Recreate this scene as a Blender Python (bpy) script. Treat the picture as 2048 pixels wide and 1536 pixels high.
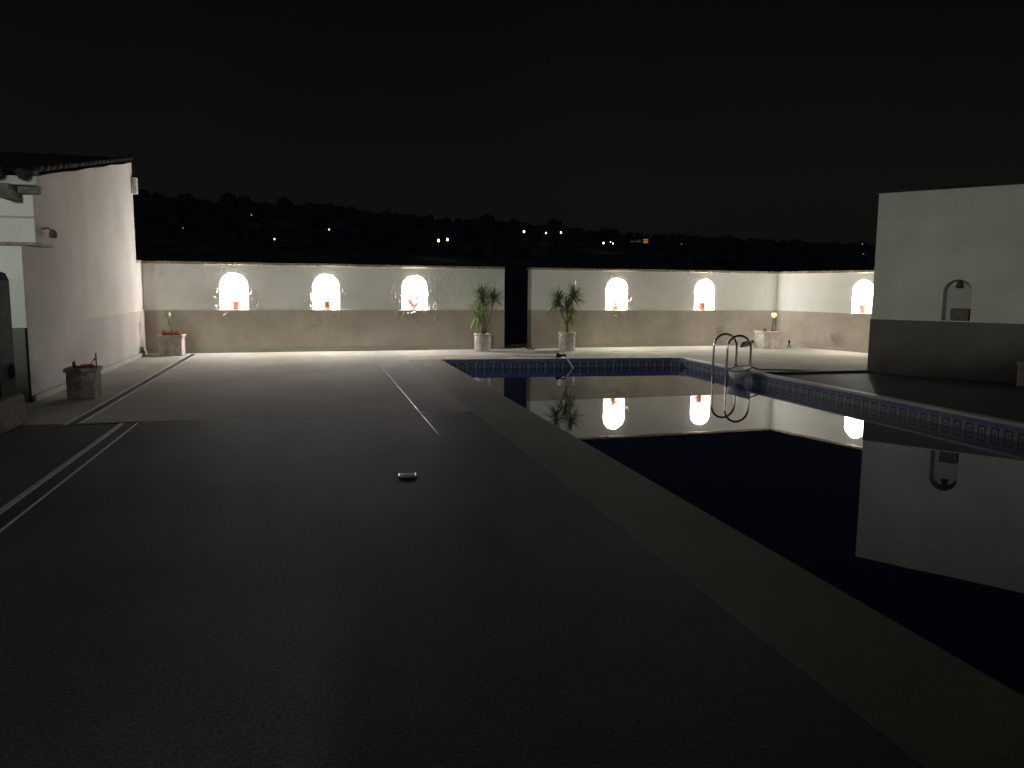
import bpy, math, random
from mathutils import Vector, Matrix, noise
random.seed(7)
for o in list(bpy.data.objects): bpy.data.objects.remove(o)
SC = bpy.context.scene
COL = SC.collection

# ------------------------------------------------------------ camera
cd = bpy.data.cameras.new('camera'); cd.sensor_width = 36; cd.lens = 27.454
cd.clip_start = 0.05; cd.clip_end = 4000
cam = bpy.data.objects.new('camera', cd); COL.objects.link(cam)
Rv = Vector((.9694, -.2455, .0094)); Uv = Vector((.0212, .1216, .9923)); Fv = Vector((.2447, .9617, -.1231))
M = Matrix((Rv, Uv, -Fv)).transposed().to_4x4(); M.translation = Vector((0, 0, 1.6))
cam.matrix_world = M
SC.camera = cam

# ------------------------------------------------------------ world: night sky with a faint warm glow low down
w = bpy.data.worlds.new('World'); SC.world = w; w.use_nodes = True
nt = w.node_tree; nt.nodes.clear()
out = nt.nodes.new('ShaderNodeOutputWorld'); bg = nt.nodes.new('ShaderNodeBackground')
sky = nt.nodes.new('ShaderNodeTexSky'); sky.sky_type = 'NISHITA'; sky.sun_disc = False
sky.sun_elevation = math.radians(-6); sky.sun_rotation = math.radians(200)
tc = nt.nodes.new('ShaderNodeTexCoord'); sep = nt.nodes.new('ShaderNodeSeparateXYZ')
ramp = nt.nodes.new('ShaderNodeValToRGB')
cr = ramp.color_ramp
cr.elements[0].position = 0.0; cr.elements[0].color = (.0052, .0047, .0042, 1)
cr.elements[1].position = 0.55; cr.elements[1].color = (.0017, .0017, .0017, 1)
e = cr.elements.new(.12); e.color = (.0056, .0050, .0045, 1)
e = cr.elements.new(.30); e.color = (.0031, .0029, .0027, 1)
nz = nt.nodes.new('ShaderNodeTexNoise'); nz.inputs['Scale'].default_value = 2.2; nz.inputs['Detail'].default_value = 3
mr = nt.nodes.new('ShaderNodeMapRange'); mr.inputs[3].default_value = .72; mr.inputs[4].default_value = 1.28
mul = nt.nodes.new('ShaderNodeVectorMath'); mul.operation = 'SCALE'
add = nt.nodes.new('ShaderNodeVectorMath'); add.operation = 'MULTIPLY_ADD'
add.inputs[1].default_value = (.012, .012, .012)
nt.links.new(tc.outputs['Generated'], sep.inputs[0]); nt.links.new(sep.outputs[2], ramp.inputs[0])
nt.links.new(tc.outputs['Generated'], nz.inputs[0]); nt.links.new(nz.outputs[0], mr.inputs[0])
nt.links.new(ramp.outputs[0], mul.inputs[0]); nt.links.new(mr.outputs[0], mul.inputs['Scale'])
nt.links.new(sky.outputs[0], add.inputs[0]); nt.links.new(mul.outputs[0], add.inputs[2])
nt.links.new(add.outputs[0], bg.inputs[0]); bg.inputs[1].default_value = 1.0
nt.links.new(bg.outputs[0], out.inputs[0])

# added faint cool light from above, lifts the dark hills
sl = bpy.data.lights.new('sky_fill', 'SUN'); sl.energy = .03; sl.angle = math.radians(10); sl.color = (.75, .85, 1)
so = bpy.data.objects.new('sky_fill', sl); COL.objects.link(so); so.rotation_euler = (math.radians(48), 0, math.radians(-20))

SC.view_settings.view_transform = 'Standard'; SC.view_settings.look = 'None'
SC.view_settings.exposure = 0; SC.view_settings.gamma = 1
SC.cycles.max_bounces = 8; SC.cycles.diffuse_bounces = 5; SC.cycles.glossy_bounces = 4
SC.cycles.transparent_max_bounces = 8; SC.cycles.sample_clamp_indirect = 30

NICHE_W = 185.0       # power of one niche lamp
FILL_W = 2600.0      # power of the added high lamp behind the camera

# ------------------------------------------------------------ materials
def mat(name, col, rough=.7, metal=0., spec=.4, nscale=0, namp=.15, bump=0., bscale=30., col2=None, emit=None, estr=0., ior=None, stain=None, trans=0., detail=6., bdist=.01):
    m = bpy.data.materials.new(name); m.use_nodes = True
    t = m.node_tree; b = t.nodes['Principled BSDF']
    b.inputs['Base Color'].default_value = (*col, 1); b.inputs['Roughness'].default_value = rough
    b.inputs['Metallic'].default_value = metal; b.inputs['Specular IOR Level'].default_value = spec
    if ior: b.inputs['IOR'].default_value = ior
    if trans: b.inputs['Transmission Weight'].default_value = trans
    if emit: b.inputs['Emission Color'].default_value = (*emit, 1); b.inputs['Emission Strength'].default_value = estr
    co = t.nodes.new('ShaderNodeTexCoord')
    if nscale:
        n = t.nodes.new('ShaderNodeTexNoise'); n.inputs['Scale'].default_value = nscale; n.inputs['Detail'].default_value = detail
        n.inputs['Roughness'].default_value = .65
        t.links.new(co.outputs['Object'], n.inputs['Vector'])
        r = t.nodes.new('ShaderNodeValToRGB'); c2 = col2 or tuple(c*(1-2*namp) for c in col)
        r.color_ramp.elements[0].position = .35; r.color_ramp.elements[0].color = (*c2, 1)
        r.color_ramp.elements[1].position = .65; r.color_ramp.elements[1].color = (*[min(1, c*(1+namp*.6)) for c in col], 1)
        t.links.new(n.outputs[0], r.inputs[0]); src = r.outputs[0]
        if stain:
            n3 = t.nodes.new('ShaderNodeTexNoise'); n3.inputs['Scale'].default_value = stain[0]; n3.inputs['Detail'].default_value = 8
            t.links.new(co.outputs['Object'], n3.inputs['Vector'])
            r3 = t.nodes.new('ShaderNodeValToRGB'); r3.color_ramp.elements[0].position = .38; r3.color_ramp.elements[1].position = .62
            lo = stain[1]; r3.color_ramp.elements[0].color = (lo, lo, lo*.96, 1); r3.color_ramp.elements[1].color = (1, 1, 1, 1)
            t.links.new(n3.outputs[0], r3.inputs[0])
            mx = t.nodes.new('ShaderNodeMix'); mx.data_type = 'RGBA'; mx.blend_type = 'MULTIPLY'; mx.inputs[0].default_value = 1
            t.links.new(src, mx.inputs[6]); t.links.new(r3.outputs[0], mx.inputs[7]); src = mx.outputs[2]
        t.links.new(src, b.inputs['Base Color'])
    if bump:
        n2 = t.nodes.new('ShaderNodeTexNoise'); n2.inputs['Scale'].default_value = bscale; n2.inputs['Detail'].default_value = 5
        t.links.new(co.outputs['Object'], n2.inputs['Vector'])
        bp = t.nodes.new('ShaderNodeBump'); bp.inputs['Strength'].default_value = bump; bp.inputs['Distance'].default_value = bdist
        t.links.new(n2.outputs[0], bp.inputs['Height']); t.links.new(bp.outputs[0], b.inputs['Normal'])
    return m
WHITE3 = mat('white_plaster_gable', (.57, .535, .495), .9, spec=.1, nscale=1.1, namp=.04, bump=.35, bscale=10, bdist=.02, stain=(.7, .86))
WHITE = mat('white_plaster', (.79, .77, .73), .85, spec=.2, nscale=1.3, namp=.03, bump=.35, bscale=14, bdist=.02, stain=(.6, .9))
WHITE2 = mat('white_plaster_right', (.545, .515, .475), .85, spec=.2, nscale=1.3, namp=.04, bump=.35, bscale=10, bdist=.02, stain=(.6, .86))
DADO = mat('taupe_dado_paint', (.45, .395, .335), .7, spec=.3, nscale=2.5, namp=.06, bump=.3, bscale=16, bdist=.02, stain=(1.1, .85))
DADOD = mat('dark_dado_paint', (.125, .115, .10), .75, spec=.25, nscale=2, namp=.08, bump=.3, bscale=12, bdist=.02, stain=(.8, .8))
DADOL = mat('light_dado_paint', (.44, .405, .375), .75, spec=.3, nscale=1.5, namp=.05, bump=.4, bscale=12, bdist=.02, stain=(.9, .84))
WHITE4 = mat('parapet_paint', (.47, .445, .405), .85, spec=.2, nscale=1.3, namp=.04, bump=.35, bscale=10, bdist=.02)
DADOF = mat('grey_dado_paint', (.22, .215, .19), .75, spec=.2, nscale=2, namp=.08, bump=.3, bscale=12, bdist=.02, stain=(.8, .75))
TILE = mat('coping_tile', (.42, .33, .24), .75, nscale=9, namp=.2, bump=.4, bscale=40, stain=(3, .7))
ROOF = mat('roof_tile', (.035, .03, .028), .9, spec=.1, nscale=6, namp=.3, bump=.4, bscale=30)
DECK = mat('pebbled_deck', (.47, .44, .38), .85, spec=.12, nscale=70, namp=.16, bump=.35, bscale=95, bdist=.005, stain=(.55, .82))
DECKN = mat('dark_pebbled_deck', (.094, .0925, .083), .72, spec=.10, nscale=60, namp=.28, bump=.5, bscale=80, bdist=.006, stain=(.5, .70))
DECK2 = mat('smooth_deck', (.42, .40, .37), .85, spec=.12, nscale=60, namp=.10, bump=.35, bscale=120, bdist=.004, stain=(.5, .82))
COPE = mat('pool_edge_stone', (.25, .237, .185), .8, spec=.12, nscale=50, namp=.12, bump=.3, bscale=90, bdist=.004, stain=(.7, .8))
NOSE = mat('pale_edge', (.5, .48, .44), .6, nscale=30, namp=.1)
SLAB = mat('joint_metal', (.22, .20, .17), .46, metal=.6, nscale=8, namp=.15)
STEEL = mat('polished_steel', (.55, .53, .48), .22, metal=1.0, nscale=20, namp=.05)
ALU = mat('aluminium', (.9, .9, .9), .38, metal=.6, nscale=30, namp=.08)
DARK = mat('dark_slot', (.012, .012, .014), .8, nscale=40, namp=.2)
DRAINM = mat('drain_edge', (.50, .49, .47), .6, metal=.0, spec=.2, nscale=25, namp=.12)
TERRA = mat('terracotta', (.52, .13, .075), .7, nscale=20, namp=.15, bump=.2, bscale=40)
TERRAD = mat('dark_red_clay', (.33, .07, .05), .65, nscale=18, namp=.15, bump=.2, bscale=40)
STONE = mat('cast_stone', (.56, .50, .43), .85, nscale=14, namp=.14, bump=.7, bscale=26, bdist=.02, stain=(3.5, .72))
STONESH = mat('shaded_stone', (.30, .27, .23), .9, spec=.1, nscale=14, namp=.2, bump=.7, bscale=26, bdist=.02, stain=(3.5, .6))  # darker copy of the cast stone, shade put into the colour
STONED = mat('weathered_stone', (.15, .125, .10), .95, spec=.1, nscale=14, namp=.2, bump=.7, bscale=26, bdist=.02)
SOIL = mat('soil', (.04, .028, .02), .95, nscale=40, namp=.3, bump=.8, bscale=60, bdist=.02)
LEAF = mat('leaf', (.075, .115, .04), .45, spec=.4, nscale=7, namp=.3, col2=(.035, .06, .025))
LEAFY = mat('young_leaf', (.20, .30, .06), .45, spec=.4, nscale=7, namp=.25)
STEM = mat('cane_stem', (.17, .12, .075), .8, nscale=30, namp=.25, bump=.5, bscale=50)
IRON = mat('rusty_iron', (.10, .05, .035), .75, nscale=25, namp=.3)
BLACKW = mat('dark_timber', (.014, .012, .011), .85, spec=.08, nscale=12, namp=.25, bump=.3, bscale=30)
GREYW = mat('grey_timber', (.06, .058, .05), .85, spec=.1, nscale=12, namp=.2, bump=.3, bscale=30)
WPLAST = mat('white_plastic', (.7, .7, .68), .4, nscale=10, namp=.05)
FASC = mat('fascia_paint', (.40, .41, .38), .7, nscale=8, namp=.08)
BRACK = mat('bracket_wood', (.13, .12, .095), .8, nscale=10, namp=.2)
REDFL = mat('red_petal', (.60, .05, .035), .6, nscale=20, namp=.2)
ORFL = mat('orange_petal', (.75, .28, .05), .6, nscale=20, namp=.2)
BULB = mat('lamp_glass', (.9, .9, .88), .3, nscale=3, namp=.02, emit=(1, .96, .88), estr=25)
SHADEG = mat('frosted_globe', (.62, .60, .45), .2, trans=.55, nscale=12, namp=.08)
SHADEY = mat('lit_globe', (.9, .85, .5), .3, nscale=9, namp=.1, emit=(1, .92, .45), estr=.55)
HOOP = mat('net_hoop', (.09, .09, .08), .5, nscale=20, namp=.1)
NET = mat('net_cloth', (.85, .86, .88), .8, nscale=90, namp=.12, bump=.4, bscale=200)
HILLM = mat('hazed_hill_scrub', (.17, .19, .235), 1., spec=0, nscale=.05, namp=.35, bump=0)  # lifted and bluish: night haze put into the colour
WOODM = mat('hazed_foliage', (.16, .18, .22), 1., spec=0, nscale=.2, namp=.3)  # close to the hill colour, with the same haze in it
GROUNDM = mat('dry_ground', (.12, .10, .08), 1., spec=0, nscale=.8, namp=.2)

def emis(name, col, s):
    m = bpy.data.materials.new(name); m.use_nodes = True
    b = m.node_tree.nodes['Principled BSDF']; b.inputs['Base Color'].default_value = (*col, 1)
    b.inputs['Emission Color'].default_value = (*col, 1); b.inputs['Emission Strength'].default_value = s
    return m
LWARM = emis('far_lamp_warm', (1, .72, .38), 9); LCOOL = emis('far_lamp_cool', (.85, .95, 1), 4)
LORNG = emis('far_lamp_orange', (1, .52, .22), 3); LDIM = emis('far_lamp_dim', (.8, .95, 1), .28)
LITW = emis('lit_wall_orange', (1, .45, .15), .28); LITG = emis('lit_wall_pale', (.8, .75, .55), .05)
WARMGLOW = emis('warm_glow', (1, .72, .48), 1.0)  # glow added out of view, no known source

# water: dark still surface, faint ripples
WATER = bpy.data.materials.new('still_water'); WATER.use_nodes = True
t = WATER.node_tree; b = t.nodes['Principled BSDF']
b.inputs['Base Color'].default_value = (.006, .022, .085, 1); b.inputs['Roughness'].default_value = .0
b.inputs['IOR'].default_value = 1.36; b.inputs['Specular IOR Level'].default_value = .55
co = t.nodes.new('ShaderNodeTexCoord'); n = t.nodes.new('ShaderNodeTexNoise'); n.inputs['Scale'].default_value = 1.7; n.inputs['Detail'].default_value = 2
bp = t.nodes.new('ShaderNodeBump'); bp.inputs['Strength'].default_value = .012; bp.inputs['Distance'].default_value = .02
t.links.new(co.outputs['Object'], n.inputs['Vector']); t.links.new(n.outputs[0], bp.inputs['Height']); t.links.new(bp.outputs[0], b.inputs['Normal'])

# pool tile band from UV (u metres along, v metres below the rim)
def tile_material():
    m = bpy.data.materials.new('pool_mosaic'); m.use_nodes = True; t = m.node_tree; b = t.nodes['Principled BSDF']
    N = lambda k, **a: t.nodes.new(k)
    def mth(op, a, bb=None):
        q = t.nodes.new('ShaderNodeMath'); q.operation = op
        for i, v in enumerate([a] if bb is None else [a, bb]):
            if isinstance(v, (int, float)): q.inputs[i].default_value = v
            else: t.links.new(v, q.inputs[i])
        return q.outputs[0]
    uv = N('ShaderNodeUVMap'); uv.uv_map = 'uv'; s = N('ShaderNodeSeparateXYZ'); t.links.new(uv.outputs[0], s.inputs[0])
    u, v = s.outputs[0], s.outputs[1]
    du = mth('SUBTRACT', mth('FRACT', mth('DIVIDE', u, .2)), .5)          # -.5 .. .5 over .2 m
    ax = mth('MULTIPLY', mth('ABSOLUTE', du), .2)
    az = mth('ABSOLUTE', mth('SUBTRACT', v, .165))
    ch = mth('MAXIMUM', ax, az)
    ring = mth('MULTIPLY', mth('GREATER_THAN', ch, .039), mth('LESS_THAN', ch, .064))
    dot = mth('LESS_THAN', mth('MAXIMUM', ax, mth('ABSOLUTE', mth('SUBTRACT', v, .178))), .016)
    motif = mth('MAXIMUM', ring, dot)
    inrow = mth('MULTIPLY', mth('GREATER_THAN', v, .098), mth('LESS_THAN', v, .40))
    motif = mth('MULTIPLY', motif, inrow)
    # grout of 5 cm mosaic
    gu = mth('ABSOLUTE', mth('SUBTRACT', mth('FRACT', mth('DIVIDE', u, .05)), .5)); gv = mth('ABSOLUTE', mth('SUBTRACT', mth('FRACT', mth('DIVIDE', v, .045)), .5))
    gr = mth('GREATER_THAN', mth('MAXIMUM', gu, gv), .46)
    cellv = N('ShaderNodeTexWhiteNoise'); cellv.noise_dimensions = '2D'
    fl = N('ShaderNodeVectorMath'); fl.operation = 'FLOOR'; sc_ = N('ShaderNodeVectorMath'); sc_.operation = 'MULTIPLY'; sc_.inputs[1].default_value = (20, 22.2, 1)
    t.links.new(uv.outputs[0], sc_.inputs[0]); t.links.new(sc_.outputs[0], fl.inputs[0]); t.links.new(fl.outputs[0], cellv.inputs['Vector'])
    rr = N('ShaderNodeValToRGB'); rr.color_ramp.elements[0].color = (.06, .08, .215, 1); rr.color_ramp.elements[1].color = (.12, .145, .32, 1)
    t.links.new(cellv.outputs[0], rr.inputs[0])
    def mix(f, a, bcol):
        q = N('ShaderNodeMix'); q.data_type = 'RGBA'; t.links.new(f, q.inputs[0])
        for i, c in ((6, a), (7, bcol)):
            if isinstance(c, tuple): q.inputs[i].default_value = (*c, 1)
            else: t.links.new(c, q.inputs[i])
        return q.outputs[2]
    nn = N('ShaderNodeTexNoise'); nn.inputs['Scale'].default_value = 3.0; t.links.new(uv.outputs[0], nn.inputs['Vector'])
    c = mix(gr, rr.outputs[0], (.20, .21, .28))
    c = mix(inrow, c, (.19, .205, .255))
    c = mix(motif, c, (.008, .010, .022))
    q = N('ShaderNodeMix'); q.data_type = 'RGBA'; q.blend_type = 'MULTIPLY'; q.inputs[0].default_value = .35
    t.links.new(c, q.inputs[6]); t.links.new(nn.outputs[0], q.inputs[7])
    t.links.new(q.outputs[2], b.inputs['Base Color']); b.inputs['Roughness'].default_value = .5; b.inputs['Specular IOR Level'].default_value = .2
    return m
MOSAIC = tile_material()

# ------------------------------------------------------------ mesh helpers
class MB:
    def __init__(s): s.v = []; s.f = []; s.m = []; s.uv = []; s.sm = []
    def face(s, pts, mi=0, uv=None, smooth=False):
        i = len(s.v); s.v += [tuple(p) for p in pts]; s.f.append(tuple(range(i, i+len(pts)))); s.m.append(mi); s.uv.append(uv); s.sm.append(smooth); return s
    def box(s, a, b, mi=0, T=None, taper=0.):
        x0, y0, z0 = a; x1, y1, z1 = b; k = taper
        P = [(x0, y0, z0), (x1, y0, z0), (x1, y1, z0), (x0, y1, z0), (x0-k, y0-k, z1), (x1+k, y0-k, z1), (x1+k, y1+k, z1), (x0-k, y1+k, z1)]
        if T: P = [T @ Vector(p) for p in P]
        i = len(s.v); s.v += [tuple(p) for p in P]
        for q in ((3, 2, 1, 0), (4, 5, 6, 7), (0, 1, 5, 4), (1, 2, 6, 5), (2, 3, 7, 6), (3, 0, 4, 7)):
            s.f.append(tuple(i+j for j in q)); s.m.append(mi); s.uv.append(None); s.sm.append(False)
        return s
    def lathe(s, prof, c=(0, 0, 0), n=24, mi=0, T=None, jit=0.):
        i = len(s.v)
        for r, z in prof:
            for k in range(n):
                a = 2*math.pi*k/n; rr = r*(1+jit*random.uniform(-1, 1))
                p = Vector((c[0]+rr*math.cos(a), c[1]+rr*math.sin(a), c[2]+z)); s.v.append(tuple(T @ p if T else p))
        for j in range(len(prof)-1):
            for k in range(n):
                s.f.append((i+j*n+k, i+j*n+(k+1) % n, i+(j+1)*n+(k+1) % n, i+(j+1)*n+k)); s.m.append(mi); s.uv.append(None); s.sm.append(True)
        return s
    def tube(s, pts, r, n=10, mi=0, cap=True):
        pts = [Vector(p) for p in pts]; rs = r if isinstance(r, (list, tuple)) else [r]*len(pts)
        i = len(s.v); prev = None
        for j, p in enumerate(pts):
            d = (pts[min(j+1, len(pts)-1)]-pts[max(j-1, 0)]).normalized()
            if prev is None: a = d.orthogonal().normalized()
            else: a = (prev-d*prev.dot(d)).normalized()
            prev = a; bb = d.cross(a)
            for k in range(n):
                t_ = 2*math.pi*k/n; s.v.append(tuple(p+rs[j]*(a*math.cos(t_)+bb*math.sin(t_))))
        for j in range(len(pts)-1):
            for k in range(n):
                s.f.append((i+j*n+k, i+j*n+(k+1) % n, i+(j+1)*n+(k+1) % n, i+(j+1)*n+k)); s.m.append(mi); s.uv.append(None); s.sm.append(True)
        if cap:
            s.f.append(tuple(i+k for k in range(n))[::-1]); s.m.append(mi); s.uv.append(None); s.sm.append(False)
            L = i+(len(pts)-1)*n; s.f.append(tuple(L+k for k in range(n))); s.m.append(mi); s.uv.append(None); s.sm.append(False)
        return s
    def ball(s, c, r, n=12, mi=0, sq=(1, 1, 1), jit=0.):
        i = len(s.v); R = n//2
        for j in range(R+1):
            th = math.pi*j/R
            for k in range(n):
                a = 2*math.pi*k/n; q = r*(1+jit*random.uniform(-1, 1))
                s.v.append((c[0]+q*sq[0]*math.sin(th)*math.cos(a), c[1]+q*sq[1]*math.sin(th)*math.sin(a), c[2]+q*sq[2]*math.cos(th)))
        for j in range(R):
            for k in range(n):
                s.f.append((i+j*n+k, i+(j+1)*n+k, i+(j+1)*n+(k+1) % n, i+j*n+(k+1) % n)); s.m.append(mi); s.uv.append(None); s.sm.append(True)
        return s
    def build(s, name, mats, parent=None, bevel=0.):
        me = bpy.data.meshes.new(name); me.from_pydata(s.v, [], s.f)
        for m in (mats if isinstance(mats, (list, tuple)) else [mats]): me.materials.append(m)
        me.polygons.foreach_set('material_index', s.m); me.polygons.foreach_set('use_smooth', s.sm)
        if any(u for u in s.uv):
            L = me.uv_layers.new(name='uv')
            for p, u in zip(me.polygons, s.uv):
                if u:
                    for li, q in zip(p.loop_indices, u): L.data[li].uv = q
        me.validate(); me.update()
        o = bpy.data.objects.new(name, me); COL.objects.link(o)
        if parent: o.parent = parent
        if bevel:
            md = o.modifiers.new('bevel', 'BEVEL'); md.width = bevel; md.segments = 2; md.limit_method = 'ANGLE'
        return o
def tag(o, label=None, cat=None, group=None, kind=None):
    if label: o['label'] = label
    if cat: o['category'] = cat
    if group: o['group'] = group
    if kind: o['kind'] = kind
    return o
def thing(name, label, cat, loc=(0, 0, 0), rz=0., group=None):
    o = bpy.data.objects.new(name, None); COL.objects.link(o); o.location = loc; o.rotation_euler = (0, 0, rz)
    o.empty_display_size = .2
    return tag(o, label, cat, group)
def point(name, loc, watts, col, r, parent=None):
    l = bpy.data.lights.new(name, 'POINT'); l.energy = watts; l.color = col; l.shadow_soft_size = r
    o = bpy.data.objects.new(name, l); COL.objects.link(o); o.location = loc
    if parent: o.parent = parent
    return o

# ------------------------------------------------------------ ground and hills
def ridge(a):            # skyline elevation (tan) against X/Y
    P = [(-3, .13), (-.6, .125), (-.196, .110), (.011, .100), (.236, .086), (.52, .074), (.76, .069), (1.3, .060), (3, .05)]
    for (x0, y0), (x1, y1) in zip(P, P[1:]):
        if a <= x1: return y0+(y1-y0)*max(0, (a-x0))/(x1-x0)
    return .05
def terrain(x, y):
    if y < 60: return -2.5
    g = min(1, ((y-60)/560))**.62
    z = -2.5*(1-g)+g*ridge(x/y)*y*(.93+.07*noise.noise((x*.01, y*.01, 3)))
    if y > 620: z = z*max(0, 1-(y-620)/500)
    return z+ (1.8*noise.noise((x*.03, y*.03, 0)) if y > 90 else 0)*min(1, (y-60)/200)
mb = MB(); xs = [-2200, -1500, -1000, -700]+list(range(-500, 801, 20))+[900, 1200, 1700, 2400, 3000]; ys = [60, 75, 90, 110]+list(range(130, 660, 20))+[700, 800, 950, 1150]
vi = {}
for j, y in enumerate(ys):
    for i, x in enumerate(xs): vi[i, j] = len(mb.v); mb.v.append((x, y, terrain(x, y)))
for j in range(len(ys)-1):
    for i in range(len(xs)-1):
        mb.f.append((vi[i, j], vi[i+1, j], vi[i+1, j+1], vi[i, j+1])); mb.m.append(0); mb.uv.append(None); mb.sm.append(True)
tag(mb.build('hills', HILLM), kind='structure')
mb = MB(); mb.face([(-2200, -400, -2.5), (3000, -400, -2.5), (3000, 60.5, -2.5), (-2200, 60.5, -2.5)])
tag(mb.build('ground', GROUNDM), kind='structure')
# woods along the ridge and on the slopes: one mass
mb = MB()
for k in range(2600):
    y = random.choice((random.uniform(560, 625), random.uniform(560, 625), random.uniform(560, 625), random.uniform(300, 600))); x = random.uniform(-.32, 1.1)*y
    if y < 612 and (.35 < x/y < .46 or .13 < x/y < .18): continue
    z = terrain(x, y); r = random.uniform(1.2, 3.2)*(1.9 if random.random() < .03 else 1)
    mb.ball((x, y, z+r*.3), r, n=9, sq=(1.2, 1, random.uniform(.5, 1.3)), jit=.22)
tag(mb.build('far_woods', WOODM), 'dark mass of trees along the ridge of the far hill', 'woods', kind='stuff')

# ------------------------------------------------------------ terrace deck and pool
PX0, PX1 = 2.715, 8.31
def pfar(x): return 17.203-.0632*x
WL = -.209
PN = .4
def sheet(name, polys, m, z=0., thick=0.):
    mb = MB()
    for P in polys:
        mb.face([(x, y, z) for x, y in P])
        if thick:
          for (x0, y0), (x1, y1) in zip(P, P[1:]+P[:1]): mb.face([(x0, y0, z), (x0, y0, z-thick), (x1, y1, z-thick), (x1, y1, z)])
    return tag(mb.build(name, m), kind='structure')
sheet('terrace', [[(-9, 9.8), (1.295, 9.8), (1.295, 20.3), (-9, 20.3)]], DECK)
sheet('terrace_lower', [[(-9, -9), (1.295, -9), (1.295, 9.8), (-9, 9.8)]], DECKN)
sheet('terrace_strip', [[(1.295, 9.8), (1.976, 9.8), (1.976, 20.3), (1.295, 20.3)]], DECK2)
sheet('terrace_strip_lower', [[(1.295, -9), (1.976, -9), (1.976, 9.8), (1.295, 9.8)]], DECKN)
sheet('terrace_far', [[(1.976, pfar(2)+.0), (8.31, pfar(8.31)+.0), (8.45, 13.45), (16, 13.45), (16, 21.5), (1.976, 21.5)]], DECK)
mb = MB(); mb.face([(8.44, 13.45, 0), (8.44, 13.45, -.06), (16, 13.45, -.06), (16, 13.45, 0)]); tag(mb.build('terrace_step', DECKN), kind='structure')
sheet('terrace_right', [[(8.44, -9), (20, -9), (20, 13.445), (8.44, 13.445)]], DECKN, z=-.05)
sheet('terrace_near', [[(1.976, -9), (8.44, -9), (8.44, PN), (1.976, PN)]], DECK2)
mb = MB(); mb.box((1.289, 8.3, -.03), (1.301, 18.6, .002)); tag(mb.build('paving_joint', SLAB), kind='structure')
# pool surround: stone strip along the left, thin rim on the right
sheet('pool_coping', [[(1.976, PN), (PX0, PN), (PX0, pfar(PX0)), (1.976, pfar(1.976))]], COPE)
mb = MB(); mb.box((PX1-.012, PN, -.035), (8.44, 16.62, .006)); tag(mb.build('pool_rim', NOSE, bevel=.006), kind='structure')
corner = [(PX0, PN), (PX0, pfar(PX0)), (8.08, pfar(8.08)), (8.25, 16.60), (PX1, 16.40), (PX1, PN)]
mb = MB(); u = 0
for (x0, y0), (x1, y1) in zip(corner, corner[1:]+corner[:1]):
    L = math.hypot(x1-x0, y1-y0)
    mb.face([(x0, y0, -.002), (x1, y1, -.002), (x1, y1, -1.5), (x0, y0, -1.5)], uv=[(u, 0), (u+L, 0), (u+L, 1.5), (u, 1.5)]); u += L
mb.face([(x, y, -1.5) for x, y in corner], uv=[(x, y) for x, y in corner])
mb.face([(8.08, pfar(8.08), 0.0), (8.44, pfar(8.44), 0.0), (8.44, 16.40, 0.0), (PX1, 16.40, 0.0), (8.25, 16.60, 0.0)], mi=1)
tag(mb.build('pool_basin', [MOSAIC, DECK]), kind='structure')
mb = MB(); mb.face([(x, y, WL) for x, y in corner]); tag(mb.build('water', WATER), kind='structure')

# floor drains
def drain(label, x0, x1, y0, y1, wl=.045, wr=.014):
    t_ = thing('floor_drain', label, 'drain', ((x0+x1)/2, (y0+y1)/2, 0), group='slot drains in the terrace')
    cx, cy = (x0+x1)/2, (y0+y1)/2
    MB().box((x0-cx, y0-cy, .001), (x1-cx, y1-cy, .004)).build('slot', DARK, t_)
    mb = MB(); k = y0
    while k < y1:
        L = min(1.0, y1-k); mb.box((x0-wl-cx, k-cy, -.01), (x0-cx, k+L-.008-cy, .012)); k += 1.0
    mb.build('edge_rail', DRAINM, t_, bevel=.003)
    MB().box((x1-cx, y0-cy, -.01), (x1+wr-cx, y1-cy, .010)).build('edge_rail', DRAINM, t_, bevel=.002)
    return t_
drain('long slot drain with pale edges running from the far square planter towards the camera', -2.74, -2.63, 9.72, 19.2)
drain('wider black slot drain with pale edges at the lower left, nearest the camera', -2.13, -2.0, -3, 9.66, wl=.05)
t_ = thing('floor_drain', 'short perforated grate joining the ends of the two long drains', 'drain', (-2.33, 9.74, 0), group='slot drains in the terrace')
mb = MB().box((-.30, -.045, .002), (.33, .05, .006)); mb.build('slot', DARK, t_)
mb = MB(); up_ = [(-.29, .012)]
for k in range(14): xk = -.29+k*.044; up_ += [(xk, -.03), (xk+.015, -.03), (xk+.015, .004), (xk+.044, .004)]
mb.face([(x, y, .010) for x, y in up_+[(.326, .012)]]); mb.build('grate', DRAINM, t_)

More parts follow.
